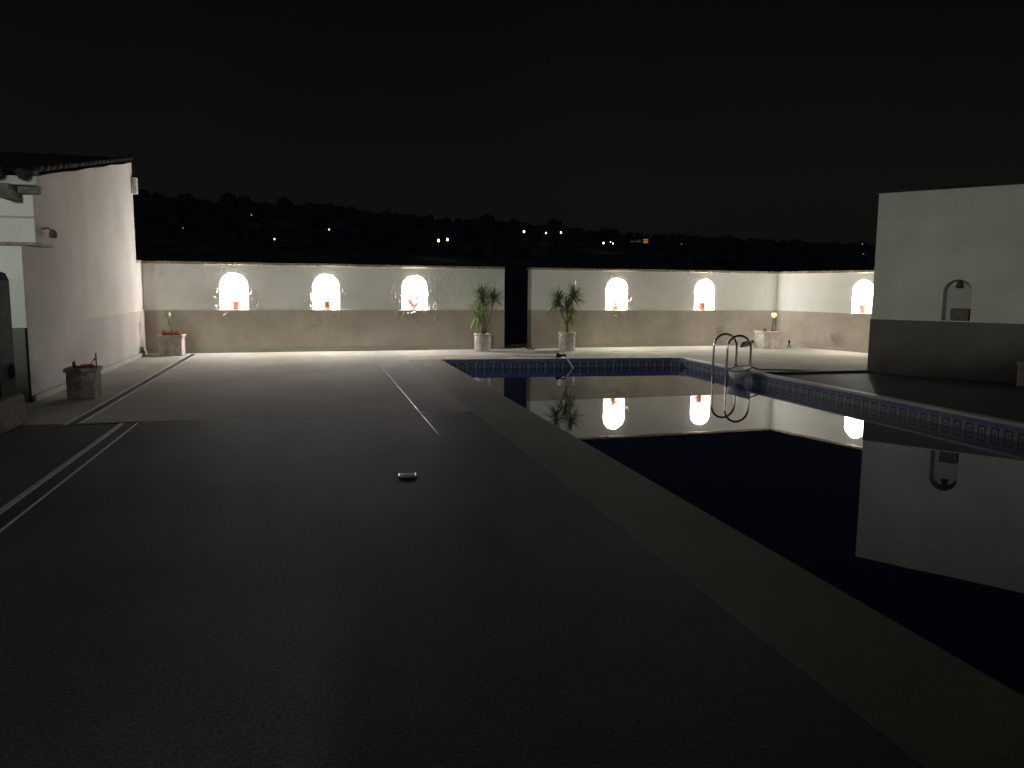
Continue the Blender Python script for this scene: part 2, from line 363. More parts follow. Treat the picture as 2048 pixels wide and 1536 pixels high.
# ------------------------------------------------------------ boundary walls with arched niches
WT = .32
def arch(c, jit=.0):
    pts = [(c-.32, 1.012)]
    pts += [(c-.32+random.uniform(-jit, jit), z) for z in (1.15, 1.28, 1.40, 1.50)]
    for k in range(1, 16):
        a = math.pi*(1-k/16); pts.append((c+.32*math.cos(a)+random.uniform(-jit, jit)*.7, 1.55+.32*math.sin(a)+random.uniform(-jit, jit)*.7))
    pts += [(c+.32+random.uniform(-jit, jit), z) for z in (1.50, 1.40, 1.28, 1.15)]
    pts += [(c+.32, 1.012)]
    return pts
def inside(c, x, z, g=0.):
    if abs(x-c) > .32+g: return False
    if z < 1.55: return z > 1.0-g*0
    return (x-c)**2+(z-1.55)**2 < (.32+g)**2
def relief(name, c, parent, amp, mats, seed):
    # rough trowelled plaster standing proud of the wall round a niche
    mb = MB(); st = .016; nx = int(1.5/st); nz = int(1.15/st); idx = {}
    def d(x, z):
        rx = max(0, abs(x-c)-.33); 
        fo = max(0, 1-rx/.46)*max(0, min(1, (1.62-z)/.28))*max(0, min(1, (z-.52)/.35))
        wx = x+.05*noise.noise((x*5, z*5, seed+9)); 
        q = 1-2.6*abs(noise.noise((wx*13+seed*3.1, z*5.5, seed))); q2 = 1-3.*abs(noise.noise((wx*27+seed, z*12+5, seed*2.))); q3 = noise.noise((x*4, z*4, seed*1.3))
        h = max(0, q-.35)*.8+max(0, q2-.5)*.6
        return -.004+.058*amp*fo*max(0, h*max(0, q3+.5)-.012)
    for j in range(nz+1):
        for i in range(nx+1):
            x = c-.75+i*st; z = .50+j*st
            base = -.022 if z < 1.0 else 0
            idx[i, j] = len(mb.v); mb.v.append((x, base-d(x, z), z))
    for j in range(nz):
        for i in range(nx):
            x = c-.75+(i+.5)*st; z = .50+(j+.5)*st
            if z > 1.0 and inside(c, x, z, .012): continue
            if abs(z-1.0) < .016: continue
            mb.f.append((idx[i, j], idx[i+1, j], idx[i+1, j+1], idx[i, j+1])); mb.m.append(1 if z < 1.0 else 0); mb.uv.append(None); mb.sm.append(True)
    return mb.build(name, mats, parent)
def wall(label, x0, x1, niches, loc, rz, ends=(True, True), up=WHITE, dd=DADO, joint=.66):
    t_ = thing('boundary_wall', label, 'wall', loc, rz, 'white garden walls with arched niches')
    top = 2.06
    mb = MB(); cur = x0; A = {}
    for c in niches:
        mb.face([(cur, 0, 1.0), (c-.32, 0, 1.0), (c-.32, 0, top), (cur, 0, top)])
        pts = arch(c, .009); A[c] = pts
        for (xa, za), (xb, zb) in zip(pts, pts[1:]):
            if xb-xa > 1e-4 and za >= 1.5 and zb >= 1.5 or (xb > xa and za > 1.5): mb.face([(xa, 0, za), (xb, 0, zb), (xb, 0, top), (xa, 0, top)])
            else:
                s_ = c-.32 if xa < c else c+.32
                mb.face([(xa, 0, za), (xb, 0, zb), (s_, 0, zb), (s_, 0, za)])
        # close slivers at the springing
        mb.face([(c-.32, 0, 1.5), (pts[4][0], 0, 1.5), (pts[4][0], 0, top), (c-.32, 0, top)]) if pts[4][0] > c-.32 else None
        mb.face([(pts[-5][0], 0, 1.5), (c+.32, 0, 1.5), (c+.32, 0, top), (pts[-5][0], 0, top)]) if pts[-5][0] < c+.32 else None
        cur = c+.32
    mb.face([(cur, 0, 1.0), (x1, 0, 1.0), (x1, 0, top), (cur, 0, top)])
    mb.face([(x0, WT, 0), (x0, WT, top), (x1, WT, top), (x1, WT, 0)])
    mb.face([(x0, 0, top), (x1, 0, top), (x1, WT, top), (x0, WT, top)])
    for x in (x0, x1): mb.face([(x, 0, 1.0), (x, 0, top), (x, WT, top), (x, WT, 1.0)])
    mb.build('plaster_face', up, t_)
    MB().box((x0-.0, -.022, 0), (x1+.0, WT-.004, 1.0)).build('dado', dd, t_)
    MB().box((x0-.002, -.046, 0), (x1+.002, -.022, .085)).build('baseboard', DADOL if dd is DADO else dd, t_, bevel=.004)
    mb = MB(); k = x0-.02
    while k < x1:
        L = min(joint, x1+.02-k); dz = random.uniform(-.004, .004); dy = random.uniform(-.006, .006)
        mb.box((k, -.016+dy, top+.002+dz), (k+L-.014, WT+.05, top+.062+dz)); k += joint
    mb.build('coping', TILE, t_, bevel=.008)
    for n_, c in enumerate(niches):
        mb = MB(); pts = A[c]; dep = .27
        for (xa, za), (xb, zb) in zip(pts, pts[1:]): mb.face([(xa, 0, za), (xb, 0, zb), (c+(xb-c)*.96, dep, zb), (c+(xa-c)*.96, dep, za)], smooth=True)
        mb.face([(c+(x-c)*.96, dep, z) for x, z in pts])
        mb.face([(c-.32, -.004, 1.012), (c+.32, -.004, 1.012), (c+.32, dep, 1.012), (c-.32, dep, 1.012)])
        mb.face([(c-.32, -.004, 1.0005), (c+.32, -.004, 1.0005), (c+.32, -.004, 1.012), (c-.32, -.004, 1.012)])
        mb.build('niche', up, t_)
    return t_
LOC1 = (0, 19.634, 0); RZ1 = math.atan(.0473); k1 = 1/math.cos(RZ1)
def w1(x): return x*k1
NL = [w1(-1.80), w1(.315), w1(2.48)]; NR = [w1(8.01), w1(10.70)]
lw = wall('long white garden wall left of the dark gap, with three bright niches', w1(-3.75), w1(4.83), NL, LOC1, RZ1)
for i, c in enumerate(NL): relief('plaster_relief', c, lw, (1.25, 1.0, 1.3)[i], [WHITE, DADO], 2.3+i*4.7)
rw = wall('white garden wall right of the dark gap, with two bright niches', w1(5.57), w1(13.08), NR, LOC1, RZ1)
for i, c in enumerate(NR): relief('plaster_relief', c, rw, (.8, .5)[i], [WHITE, DADO], 20.3+i*4.7)
# side wall turning towards the camera
c2 = Vector((13.08, 20.25)); d2 = (Vector((13.89, 17.16))-c2).normalized(); RZ2 = math.atan2(d2.y, d2.x)
LOC2 = (13.08, 20.25, 0); NS = [2.86]
sw = wall('white garden wall turning towards the camera at the right, with one bright niche', 0.0, 5.2, NS, LOC2, RZ2)
relief('plaster_relief', NS[0], sw, .5, [WHITE, DADO], 40.)

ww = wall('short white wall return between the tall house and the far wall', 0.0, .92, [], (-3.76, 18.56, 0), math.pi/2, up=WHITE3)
ww.scale = (1, 1, 1)
def local(loc, rz): return Matrix.Translation(Vector(loc)) @ Matrix.Rotation(rz, 4, 'Z')
T1 = local(LOC1, RZ1); T2 = local(LOC2, RZ2)
# niche lamps
names = ['leftmost niche of the left wall', 'middle niche of the left wall', 'niche nearest the dark gap, left wall', 'first niche right of the dark gap', 'niche left of the pool ladder', 'last lit niche, beside the grey building']
cols = [(1, .955, .94), (1, .965, .91), (1, .95, .95), (1, .975, .80), (1, .955, .93), (1, .965, .88)]
pos = [(T1, c, RZ1) for c in NL+NR]+[(T2, NS[0], RZ2)]
for i, (T, c, rz) in enumerate(pos):
    p = T @ Vector((c, .03, 1.70))
    t_ = thing('niche_lamp', 'small glowing bulb hanging in the '+names[i], 'lamp', p, rz, 'lamps in the niches')
    MB().lathe([(.001, .05), (.014, .045), (.014, .0), (.020, -.006), (.001, -.008)], n=12).build('lamp_holder', BLACKW, t_)
    MB().tube([(0, 0, .05), (.004, 0, .115)], .003, n=6).build('cord', BLACKW, t_)
    MB().ball((0, -.0, -.03), .018, n=12).build('bulb', BULB, t_)
    point('niche_light', (0, -.020, -.07), NICHE_W*(1, 1, 1, .88, .88, .85)[i], cols[i], .024, t_)
# pots in the niches
def pot(mb, c, r0, r1, h, n=20, mi=0):
    mb.lathe([(.001, 0), (r0, 0), (r1*.93, h*.84), (r1, h*.84), (r1, h), (r1*.86, h), (r1*.8, h*.8), (.001, h*.78)], c, n, mi)
def potthing(i, label, dx=0.):
    T, c, rz = pos[i]; p = T @ Vector((c+dx, .10, 1.013))
    return thing('flower_pot', label, 'flower pot', p, rz, 'pots in the niches')
def sprig(mb, base, n, L, sp, w_=.012):
    for k in range(n):
        a = random.uniform(0, 6.28); s_ = random.uniform(.3, 1)*sp; l = L*random.uniform(.6, 1.1)
        d_ = Vector((math.cos(a)*s_, math.sin(a)*s_, 1)).normalized(); side = d_.cross(Vector((0, 0, 1))).normalized()*w_ if d_.z < .999 else Vector((w_, 0, 0))
        b0 = Vector(base); m_ = b0+d_*l*.6; e_ = b0+d_*l+Vector((0, 0, -.15*l*s_))
        mb.face([b0, m_+side, e_, m_-side])
t_ = potthing(0, 'tall tapered terracotta pot with a short sprout in the leftmost niche', .03); mb = MB(); pot(mb, (0, 0, 0), .05, .085, .19); mb.build('pot', TERRA, t_)
mb = MB(); sprig(mb, (.02, 0, .16), 7, .10, .5); mb.tube([(.02, 0, .15), (.03, 0, .235)], .01, n=6); mb.build('sprout', TERRAD, t_)
t_ = potthing(1, 'straight terracotta pot with a wide saucer in the middle niche of the left wall', .02); mb = MB(); mb.lathe([(.001, 0), (.095, 0), (.10, .035), (.075, .05), (.072, .16), (.085, .18), (.08, .205), (.05, .225), (.012, .26), (.001, .265)], n=20); mb.build('pot', TERRA, t_)
t_ = potthing(2, 'red two-armed plant in a small pot, lit niche nearest the dark gap', .0); mb = MB(); pot(mb, (0, 0, 0), .045, .06, .09); mb.build('pot', TERRA, t_)
mb = MB()
mb.tube([(0, 0, .07), (-.05, 0, .13), (-.10, 0, .20), (-.16, .0, .27)], [.045, .05, .048, .018], n=8)
mb.tube([(0, 0, .07), (.05, 0, .12), (.09, 0, .17), (.10, 0, .23)], [.042, .046, .042, .022], n=8)
for k in range(14): mb.ball((random.uniform(-.13, .09), random.uniform(-.03, .03), random.uniform(.22, .30)), .024, n=6, sq=(1.4, 1, .8))
mb.build('foliage', TERRAD, t_)
t_ = potthing(3, 'small pot of orange and yellow flowers in the first niche right of the dark gap', .01); mb = MB(); pot(mb, (0, 0, 0), .05, .065, .10); mb.build('pot', TERRAD, t_)
mb = MB()
for k in range(26):
    a = random.uniform(0, 6.28); r = random.uniform(.02, .11); mb.ball((r*math.cos(a), r*.5*math.sin(a), .15+random.uniform(-.03, .06)), .022, n=6)
mb.build('blossom', ORFL, t_)
mb = MB(); sprig(mb, (0, 0, .1), 16, .19, .7); mb.build('leaves', LEAFY, t_)
t_ = potthing(4, 'dark red pot with a bulging side in the niche left of the pool ladder', .0); mb = MB(); pot(mb, (0, 0, 0), .08, .078, .205); mb.build('pot', TERRAD, t_)
MB().ball((-.07, 0, .085), .05, n=10, sq=(1, .8, 1.1)).build('handle', TERRA, t_)
t_ = potthing(5, 'tapered orange terracotta pot in the last lit niche beside the grey building', -.06); mb = MB(); pot(mb, (0, 0, 0), .052, .085, .205); mb.build('pot', TERRA, t_)

# ------------------------------------------------------------ house at the left
t_ = thing('house', 'tall white house end with sloping tiled roof at the left edge', 'house', (-3.71, 12.0, 0))
def H(x, y, z): return (x+3.71, y-12.0, z)
X = -3.71
def ztop(y): return 3.03+(y-12.2)*.177
mb = MB()
mb.face([H(X, 11.7, 1.0), H(X, 18.66, 1.0), H(X, 18.66, 2.09), H(X, 11.7, 2.09)])
ptsT = [H(X, 12.27, 2.09), H(X, 18.66, 2.09)]+[H(X, 18.66-k*.6, ztop(18.66-k*.6)+random.uniform(-.012, .012)) for k in range(0, 11)]+[H(X, 12.27, ztop(12.27))]
mb.face(ptsT)
mb.face([H(X, 18.66, 0), H(-9, 18.66, 0), H(-9, 18.66, 4.17), H(X, 18.66, 4.17)])
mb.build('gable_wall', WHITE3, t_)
mb = MB().face([H(X+.002, 11.7, 0), H(X+.002, 18.662, 0), H(X+.002, 18.662, 1.0), H(X+.002, 11.7, 1.0)]); mb.build('gable_dado', DADOL, t_)
MB().box(H(X+.014, 11.72, 0), H(X+.05, 18.64, .09)).build('baseboard', DADOL, t_, bevel=.004)
mb = MB().face([H(-9, 12.27, 2.0), H(X, 12.27, 2.0), H(X, 12.27, 3.02), H(-9, 12.27, 3.02)])
mb.face([H(-9, 11.7, 1.0), H(X, 11.7, 1.0), H(X, 11.7, 2.08), H(-9, 11.7, 2.08)]); mb.build('front_wall', WHITE, t_)
MB().box(H(-9, 12.24, 2.48), H(X+.0, 12.268, 2.505)).build('string_moulding', FASC, t_)
MB().box(H(-9, 11.69, 0), H(X-.002, 12.2, .998)).build('front_dado', DADOF, t_)
MB().box(H(X-.018, 11.675, .0), H(X+.004, 11.715, 1.0)).build('corner_strip', BLACKW, t_)
mb = MB(); k = -9
while k < -3.5: mb.box(H(k, 11.60, 2.085), H(min(k+.26, -3.5), 12.30, 2.125)); k += .265
mb.build('ledge', TILE, t_, bevel=.006)
MB().box(H(-9, 11.92, 2.895), H(-3.55, 12.26, 3.01)).build('fascia', FASC, t_, bevel=.006)
for x in (-3.90, -4.75, -5.6): MB().box(H(x-.06, 11.78, 2.70), H(x+.06, 12.26, 2.893)).build('bracket', BRACK, t_, bevel=.006)
MB().box(H(-9, 12.10, 2.80), H(-3.60, 12.262, 2.893)).build('eave_shade_board', BRACK, t_)  # dark board put where shade lies under the fascia
# barrel tiles: corrugated sheet following the slope
mb = MB(); rows = 26; cx_ = 64; idx = {}
for j in range(rows+1):
    y = 11.80+j*(18.75-11.80)/rows
    for i in range(cx_+1):
        x = -9+i*(5.28/cx_); zz = ztop(y)+.055+.045*abs(math.sin(i*math.pi/4))+(.02 if j % 2 else 0)
        idx[i, j] = len(mb.v); mb.v.append(H(x, y, zz))
for j in range(rows):
    for i in range(cx_): mb.f.append((idx[i, j], idx[i+1, j], idx[i+1, j+1], idx[i, j+1])); mb.m.append(0); mb.uv.append(None); mb.sm.append(False)
for j in range(23):
    y = 11.85+j*.3; mb.tube([H(-3.735, y, ztop(y)+.075), H(-3.735, y+.32, ztop(y+.32)+.09)], .045, n=8)
for i in range(18): mb.tube([H(-3.66-i*.3, 11.74, ztop(11.74)+.05), H(-3.66-i*.3, 12.2, ztop(12.2)+.06)], .065, n=8)
mb.box(H(-9, 12.0, 2.98), H(-3.78, 18.6, 3.0)); mb.build('roof', ROOF, t_)
t_ = thing('wall_lantern', 'small rusty iron bracket lantern high on the tall white house wall', 'lantern', (-3.71, 12.62, 2.32))
MB().tube([(0, 0, .04), (.06, 0, .06), (.11, .02, .02)], .012, n=8).build('bracket', IRON, t_)
mb = MB().lathe([(.001, .06), (.03, .05), (.055, .0), (.05, -.06), (.001, -.07)], (.12, .02, -.02), 8); mb.build('lantern_shade', IRON, t_)
t_ = thing('wall_box', 'small white box fixed at the top far corner of the tall house wall', 'electric box', (-3.70, 18.62, 3.68))
MB().box((-.02, -.08, -.17), (.09, .10, .17)).build('casing', WPLAST, t_, bevel=.01); MB().box((.09, -.05, -.13), (.094, .07, .13)).build('cover', FASC, t_)

# ------------------------------------------------------------ dark post on a stone plinth, left edge
t_ = thing('timber_post', 'dark square timber post with rounded top at the left edge', 'post', (-3.50, 9.72, .36))
mb = MB(); prof = [(-.20, 0), (.20, 0), (.20, 1.27), (.17, 1.34), (.10, 1.37), (-.10, 1.37), (-.20, 1.34)]
for s_, y in ((1, -.22), (-1, .22)): mb.face([(x, y, z) for x, z in (prof if s_ > 0 else prof[::-1])])
for (xa, za), (xb, zb) in zip(prof, prof[1:]+prof[:1]): mb.face([(xa, -.22, za), (xa, .22, za), (xb, .22, zb), (xb, -.22, zb)][::-1])
mb.build('post_body', BLACKW, t_, bevel=.01)
MB().box((.201, -.20, .35), (.208, .20, 1.26)).build('lit_side_sheet', GREYW, t_)  # paler sheet paints the light on the post's right side
MB().ball((.20, .1, .25), .06, n=8, sq=(.8, 1, 1.2), jit=.25).build('hanging_bundle', BLACKW, t_)
t_ = tag(MB().box((-3.95, 9.15, 0), (-3.20, 9.98, .35), taper=-.02).build('stone_plinth', STONED, bevel=.04), 'low rough stone plinth under the dark timber post', 'plinth')

# ------------------------------------------------------------ grey building at the right
P0 = Vector((10.88, 13.50)); dd_ = Vector((.5742, -.8187)); RB = math.atan2(dd_.y, dd_.x)
t_ = thing('pool_house', 'plain grey-white building with a dark niche at the right edge', 'building', (P0.x, P0.y, 0), RB)
TB = local((P0.x, P0.y, 0), RB)
L_ = 9.0; c = 1.505; hw = .24
pts = []
pts = [(c-hw, 1.05), (c-hw, 1.58)]+[(c+hw*math.cos(math.pi*(1-k/14)), 1.58+hw*math.sin(math.pi*(1-k/14))) for k in range(1, 14)]+[(c+hw, 1.58), (c+hw, 1.05)]
mb = MB()
mb.face([(0, 0, 1.03), (c-hw, 0, 1.03), (c-hw, 0, 3.0), (0, 0, 3.0)]); mb.face([(c+hw, 0, 1.03), (L_, 0, 1.03), (L_, 0, 3.0), (c+hw, 0, 3.0)])
mb.face([(c-hw, 0, 1.03), (c+hw, 0, 1.03), (c+hw, 0, 1.05), (c-hw, 0, 1.05)])
for (xa, za), (xb, zb) in zip(pts[1:-2], pts[2:-1]): mb.face([(xa, 0, za), (xb, 0, zb), (xb, 0, 3.0), (xa, 0, 3.0)])
mb.face([(0, 0, -.05), (0, 5, -.05), (0, 5, 3.0), (0, 0, 3.0)]); mb.face([(L_, 5, -.05), (L_, 0, -.05), (L_, 0, 3.0), (L_, 5, 3.0)])
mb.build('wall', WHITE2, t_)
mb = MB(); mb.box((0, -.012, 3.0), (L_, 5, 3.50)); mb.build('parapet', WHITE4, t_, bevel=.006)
mb = MB().box((-.0, -.012, -.06), (L_, -.001, 1.03)); mb.box((-.012, -.012, -.06), (-.001, 5, 1.03)); mb.build('dado', DADOD, t_)
mb = MB(); k = -.04
while k < L_: mb.box((k, -.05+random.uniform(-.008, .008), 3.50), (k+.28, 5.03, 3.54+random.uniform(0, .02))); k += .29
mb.build('coping', ROOF, t_)
mb = MB(); dep = .36
for (xa, za), (xb, zb) in zip(pts, pts[1:]): mb.face([(xa, 0, za), (xb, 0, zb), (xb, dep, zb), (xa, dep, za)], smooth=True)
mb.face([(x, dep, z) for x, z in pts]); mb.face([(c-hw, 0, 1.05), (c+hw, 0, 1.05), (c+hw, dep, 1.05), (c-hw, dep, 1.05)])
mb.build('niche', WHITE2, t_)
p = TB @ Vector((c+.03, .02, 1.76)); t_ = thing('niche_lamp', 'unlit dark lamp bracket in the dark niche of the grey building', 'lamp', p, RB, 'lamps in the niches')
MB().tube([(0, .1, .06), (0, .03, .07), (0, -.02, .02)], .012, n=8).build('lamp_arm', IRON, t_); MB().lathe([(.001, .03), (.05, .02), (.07, -.07), (.001, -.075)], (0, -.02, 0), 10).build('lamp_shade', IRON, t_)
p = TB @ Vector((c+.05, .12, 1.05)); t_ = thing('flower_pot', 'squat dark box-shaped pot in the dark niche of the grey building', 'flower pot', p, RB, 'pots in the niches')
MB().box((-.15, -.08, 0), (.15, .10, .22), taper=.01).build('pot', STONED, t_, bevel=.012); MB().box((-.13, -.06, .222), (.13, .08, .228)).build('soil', SOIL, t_)

# ------------------------------------------------------------ planters
def planter(label, loc, s_, h, rz=0, m=STONE):
    t_ = thing('square_planter', label, 'planter', loc, rz, 'square cast stone planters'); a = s_/2
    mb = MB(); mb.box((-a+.012, -a+.012, 0), (a-.012, a-.012, h-.055)); mb.build('box_body', m, t_, bevel=.012)
    mb = MB(); r = a+.012
    for q in (((-r, -r), (r, -a+.05)), ((-r, a-.05), (r, r)), ((-r, -a+.05), (-a+.05, a-.05)), ((a-.05, -a+.05), (r, a-.05))): mb.box((*q[0], h-.055), (*q[1], h))
    mb.build('rim', m, t_, bevel=.006)
    MB().face([(-a+.05, -a+.05, h-.03), (a-.05, -a+.05, h-.03), (a-.05, a-.05, h-.03), (-a+.05, a-.05, h-.03)]).build('soil', SOIL, t_)
    return t_
def globe(label, loc, h, lean, m, squash=(1, 1, 1.1)):
    t_ = thing('garden_stake', label, 'garden light', loc, 0, 'garden stakes in the planters')
    MB().tube([(0, 0, 0), (lean*.5, 0, h*.5), (lean, 0, h-.06)], .007, n=6).build('stick', BLACKW, t_)
    mb = MB().lathe([(.012, -.075), (.045, -.055), (.072, -.01), (.070, .035), (.050, .07), (.047, .07), (.066, .035), (.068, -.01), (.042, -.05), (.010, -.07)], (lean, 0, h), 14); mb.build('glass_shade', m, t_)
    MB().ball((lean+.012, 0, h*.58), .013, n=6).build('knob', BLACKW, t_)
planter('square stone planter with red flower pots at the far left corner', (-3.11, 19.0, 0), .50, .46)
for i, (dx, dy, r, h, l) in enumerate([(-.13, -.10, .085, .10, 'small red clay pot at the left of the far left planter'), (.0, -.13, .07, .08, 'small red clay pot in the middle of the far left planter'), (.14, -.12, .075, .10, 'small red clay pot at the right rim of the far left planter')]):
    t_ = thing('clay_pot', l, 'flower pot', (-3.11+dx, 19.0+dy, .43), 0, 'clay pots on the far left planter'); mb = MB(); pot(mb, (0, 0, 0), r*.7, r, h, 14); mb.build('pot', TERRA, t_)
    mb = MB(); sprig(mb, (0, 0, h*.7), 12, .10, 1.1); mb.build('leaves', TERRAD if i == 1 else LEAF, t_)
t_ = tag(MB().tube([(-3.17+.07*math.cos(a*.35), 18.93, .47+.14*math.sin(a*.35)) for a in range(10)], .006, n=6).build('wire_hoop', DRAINM), 'thin pale wire hoop standing in the far left planter', 'wire hoop')
globe('pale glass globe on a thin stake over the far left planter', (-3.10, 19.05, .43), .47, -.09, SHADEG)
planter('square stone planter with shade-darkened stone in front of the tall house wall, nearest planter', (-3.15, 12.06, 0), .385, .43, 0, STONESH)
t_ = thing('clay_pot', 'red clay pot rim with a bent shoot in the nearest dark planter', 'flower pot', (-3.08, 12.0, .40)); mb = MB(); pot(mb, (0, 0, 0), .06, .085, .07, 14); mb.build('pot', TERRAD, t_)
mb = MB().tube([(.02, 0, .05), (.06, 0, .10), (.09, 0, .14)], .008, n=6); mb.ball((.095, 0, .145), .016, n=6); mb.build('shoot', STEM, t_)
t_ = tag(MB().tube([(-2.985, 12.08, .39), (-2.985, 12.08, .62)], .009, n=6).build('stick', BLACKW), 'thin dark upright stick at the right of the nearest planter', 'stick')
t_ = tag(MB().ball((-3.25, 12.0, .47), .035, n=8, sq=(.8, .8, 1.5), jit=.2).build('cactus', LEAF), 'small round dark cactus at the left of the nearest planter', 'cactus')
planter('pale square stone planter with a yellow globe at the far right corner', (12.10, 19.12, 0), .50, .47, .04)
mb = MB()
for k in range(22):
    sprig(mb, (11.95+random.uniform(-.03, .03), 19.0, .44), 1, .13, .5, .01)
t_ = tag(mb.build('succulent', LEAF), 'small green sprig at the left of the far right planter', 'plant')
mb = MB()
for k in range(12): mb.ball((12.17+random.uniform(-.04, .04), 18.98+random.uniform(-.03, .03), .49+random.uniform(-.03, .05)), .025, n=6)
t_ = tag(mb.build('red_flower', REDFL), 'small red flower on the far right planter', 'flower')
globe('glowing yellow globe on a thin stake over the far right planter', (12.20, 19.08, .44), .46, .06, SHADEY)
planter('dim stone planter against the grey building, cut by the right edge', (12.28, 11.01, -.05), .44, .42, RB)
mb = MB()
for k in range(40): sprig(mb, (12.28+random.uniform(-.12, .12), 11.01+random.uniform(-.12, .12), .36), 1, .22, 1.0, .012)
tag(mb.build('shrub', LEAF), 'dark leafy plant in the planter at the right edge', 'plant')

# ------------------------------------------------------------ potted yuccas
def roundpot(label, loc, r, h, ribs):
    t_ = thing('round_pot', label, 'planter', loc, 0, 'round stone pots beside the gap')
    prof = [(.001, 0), (r*.93, 0)]; n_ = ribs
    for k in range(n_):
        z0 = (h-.05)*k/n_; z1 = (h-.05)*(k+1)/n_; prof += [(r*.93, z0+.008), (r*.95, z0+.02), (r*.95, z1-.02), (r*.93, z1-.004)]
    MB().lathe(prof, n=40, jit=.006).build('pot_body', STONE, t_)
    MB().lathe([(r*.93, h-.05), (r*1.02, h-.045), (r*1.03, h-.005), (r*1.0, h), (r*.88, h), (r*.86, h-.06), (.001, h-.06)], n=40, jit=.004).build('rim', STONE, t_)
    MB().lathe([(r*.86, h-.05), (.001, h-.04)], n=30).build('soil', SOIL, t_)
    return t_
def leafblade(mb, b0, d_, L, w_, droop, mi=0):
    side = d_.cross(Vector((0, 0, 1)));
    side = side.normalized() if side.length > .05 else Vector((1, 0, 0))
    up_ = side.cross(d_).normalized(); P = []; N_ = 6; p = Vector(b0); dd = Vector(d_)
    for k in range(N_+1):
        f = k/N_; wd = w_*(.55+1.3*f if f < .35 else (1-f)/.65)*.98+.0008; P.append((p-side*wd, p+up_*wd*-.35, p+side*wd))
        dd = (dd+Vector((0, 0, -droop/N_))).normalized(); p = p+dd*L/N_
    for k in range(N_):
        a, b_ = P[k], P[k+1]
        mb.face([a[0], a[1], b_[1], b_[0]], mi, smooth=True); mb.face([a[1], a[2], b_[2], b_[1]], mi, smooth=True)
def yucca(label, loc, heads, stems):
    t_ = thing('yucca_plant', label, 'plant', loc, 0, 'spiky yuccas in the round pots')
    for s_ in stems: MB().tube(s_[0], s_[1], n=8).build('stem', STEM, t_)
    for (c, R_, n_, lo, mm, dr) in heads:
        mb = MB()
        for k in range(n_):
            a = random.uniform(0, 6.283); el = random.uniform(lo, 1.45); d_ = Vector((math.cos(a)*math.cos(el), math.sin(a)*math.cos(el), math.sin(el)))
            b0 = Vector(c)+Vector((0, 0, random.uniform(-.09, .05)))+d_*.015
            leafblade(mb, b0, d_, R_*random.uniform(.72, 1.12), random.uniform(.015, .024), random.uniform(.25, .95)*dr*(1.25-el*.6))
        mb.build('leaf_crown', mm, t_)
    return t_
roundpot('round stone pot left of the dark gap, smooth sides', (4.09, 19.1, 0), .215, .45, 2)
yucca('spiky yucca with a drooping lower crown, left of the dark gap', (4.09, 19.1, .40),
      [((-.04, 0, .93), .44, 64, -.6, LEAF, 1.0), ((.27, .02, .88), .40, 48, -.5, LEAF, 1.0), ((-.12, -.02, .50), .42, 52, -.75, LEAFY, 1.7)],
      [([(.02, 0, 0), (.03, .0, .35), (-.01, 0, .70), (-.04, 0, .95)], [.028, .024, .02, .015]), ([(.05, 0, 0), (.10, 0, .2), (.22, .01, .55), (.27, .02, .88)], [.028, .022, .016, .013]), ([(.0, 0, 0), (-.05, -.01, .25), (-.12, -.02, .50)], [.024, .02, .013])])
roundpot('round stone pot right of the dark gap, with horizontal ribs', (6.28, 19.02, 0), .225, .47, 6)
yucca('taller spiky yucca with four crowns, right of the dark gap', (6.28, 19.02, .42),
      [((-.27, 0, .86), .42, 52, -.8, LEAF, 1.0), ((.15, 0, .93), .44, 58, -.6, LEAF, 1.0), ((-.02, .03, .70), .34, 42, -.6, LEAF, 1.1), ((.10, -.02, .45), .32, 40, -.5, LEAFY, 1.4)],
      [([(0, 0, 0), (0, 0, .2), (-.10, 0, .42), (-.22, 0, .7), (-.27, 0, .88)], [.045, .04, .02, .014, .012]), ([(0, 0, .15), (.06, 0, .4), (.12, 0, .7), (.15, 0, .95)], [.022, .018, .014, .012]), ([(0, 0, .15), (.01, .01, .4), (-.02, .03, .7)], [.02, .015, .011])])

# ------------------------------------------------------------ pool ladder
def uend(y):
    P = [(8.07, y, -.55), (8.07, y, -.2), (8.07, y, .1), (8.07, y, .40)]
    for k in range(1, 15): a = math.pi*(1-k/15); P.append((8.335+.265*math.cos(a), y, .415+.255*math.sin(a)))
    return P+[(8.60, y, .40), (8.60, y, .1), (8.60, y, .0)]
t_ = thing('pool_ladder', 'polished steel ladder with two arched handrails at the right pool side', 'pool ladder', (8.335, 14.42, 0))
def lo(P): return [(x-8.335, y-14.42, z) for x, y, z in P]
for y in (14.70, 14.15):
    MB().tube(lo(uend(y)), .0235, n=14).build('handrail', STEEL, t_)
    MB().lathe([(.001, .012), (.05, .010), (.055, 0), (.001, 0)], (8.60-8.335, y-14.42, .001), 18).build('flange', STEEL, t_)
MB().box((8.03-8.335, 14.17-14.42, -.50), (8.11-8.335, 14.68-14.42, -.47)).build('tread', STEEL, t_)
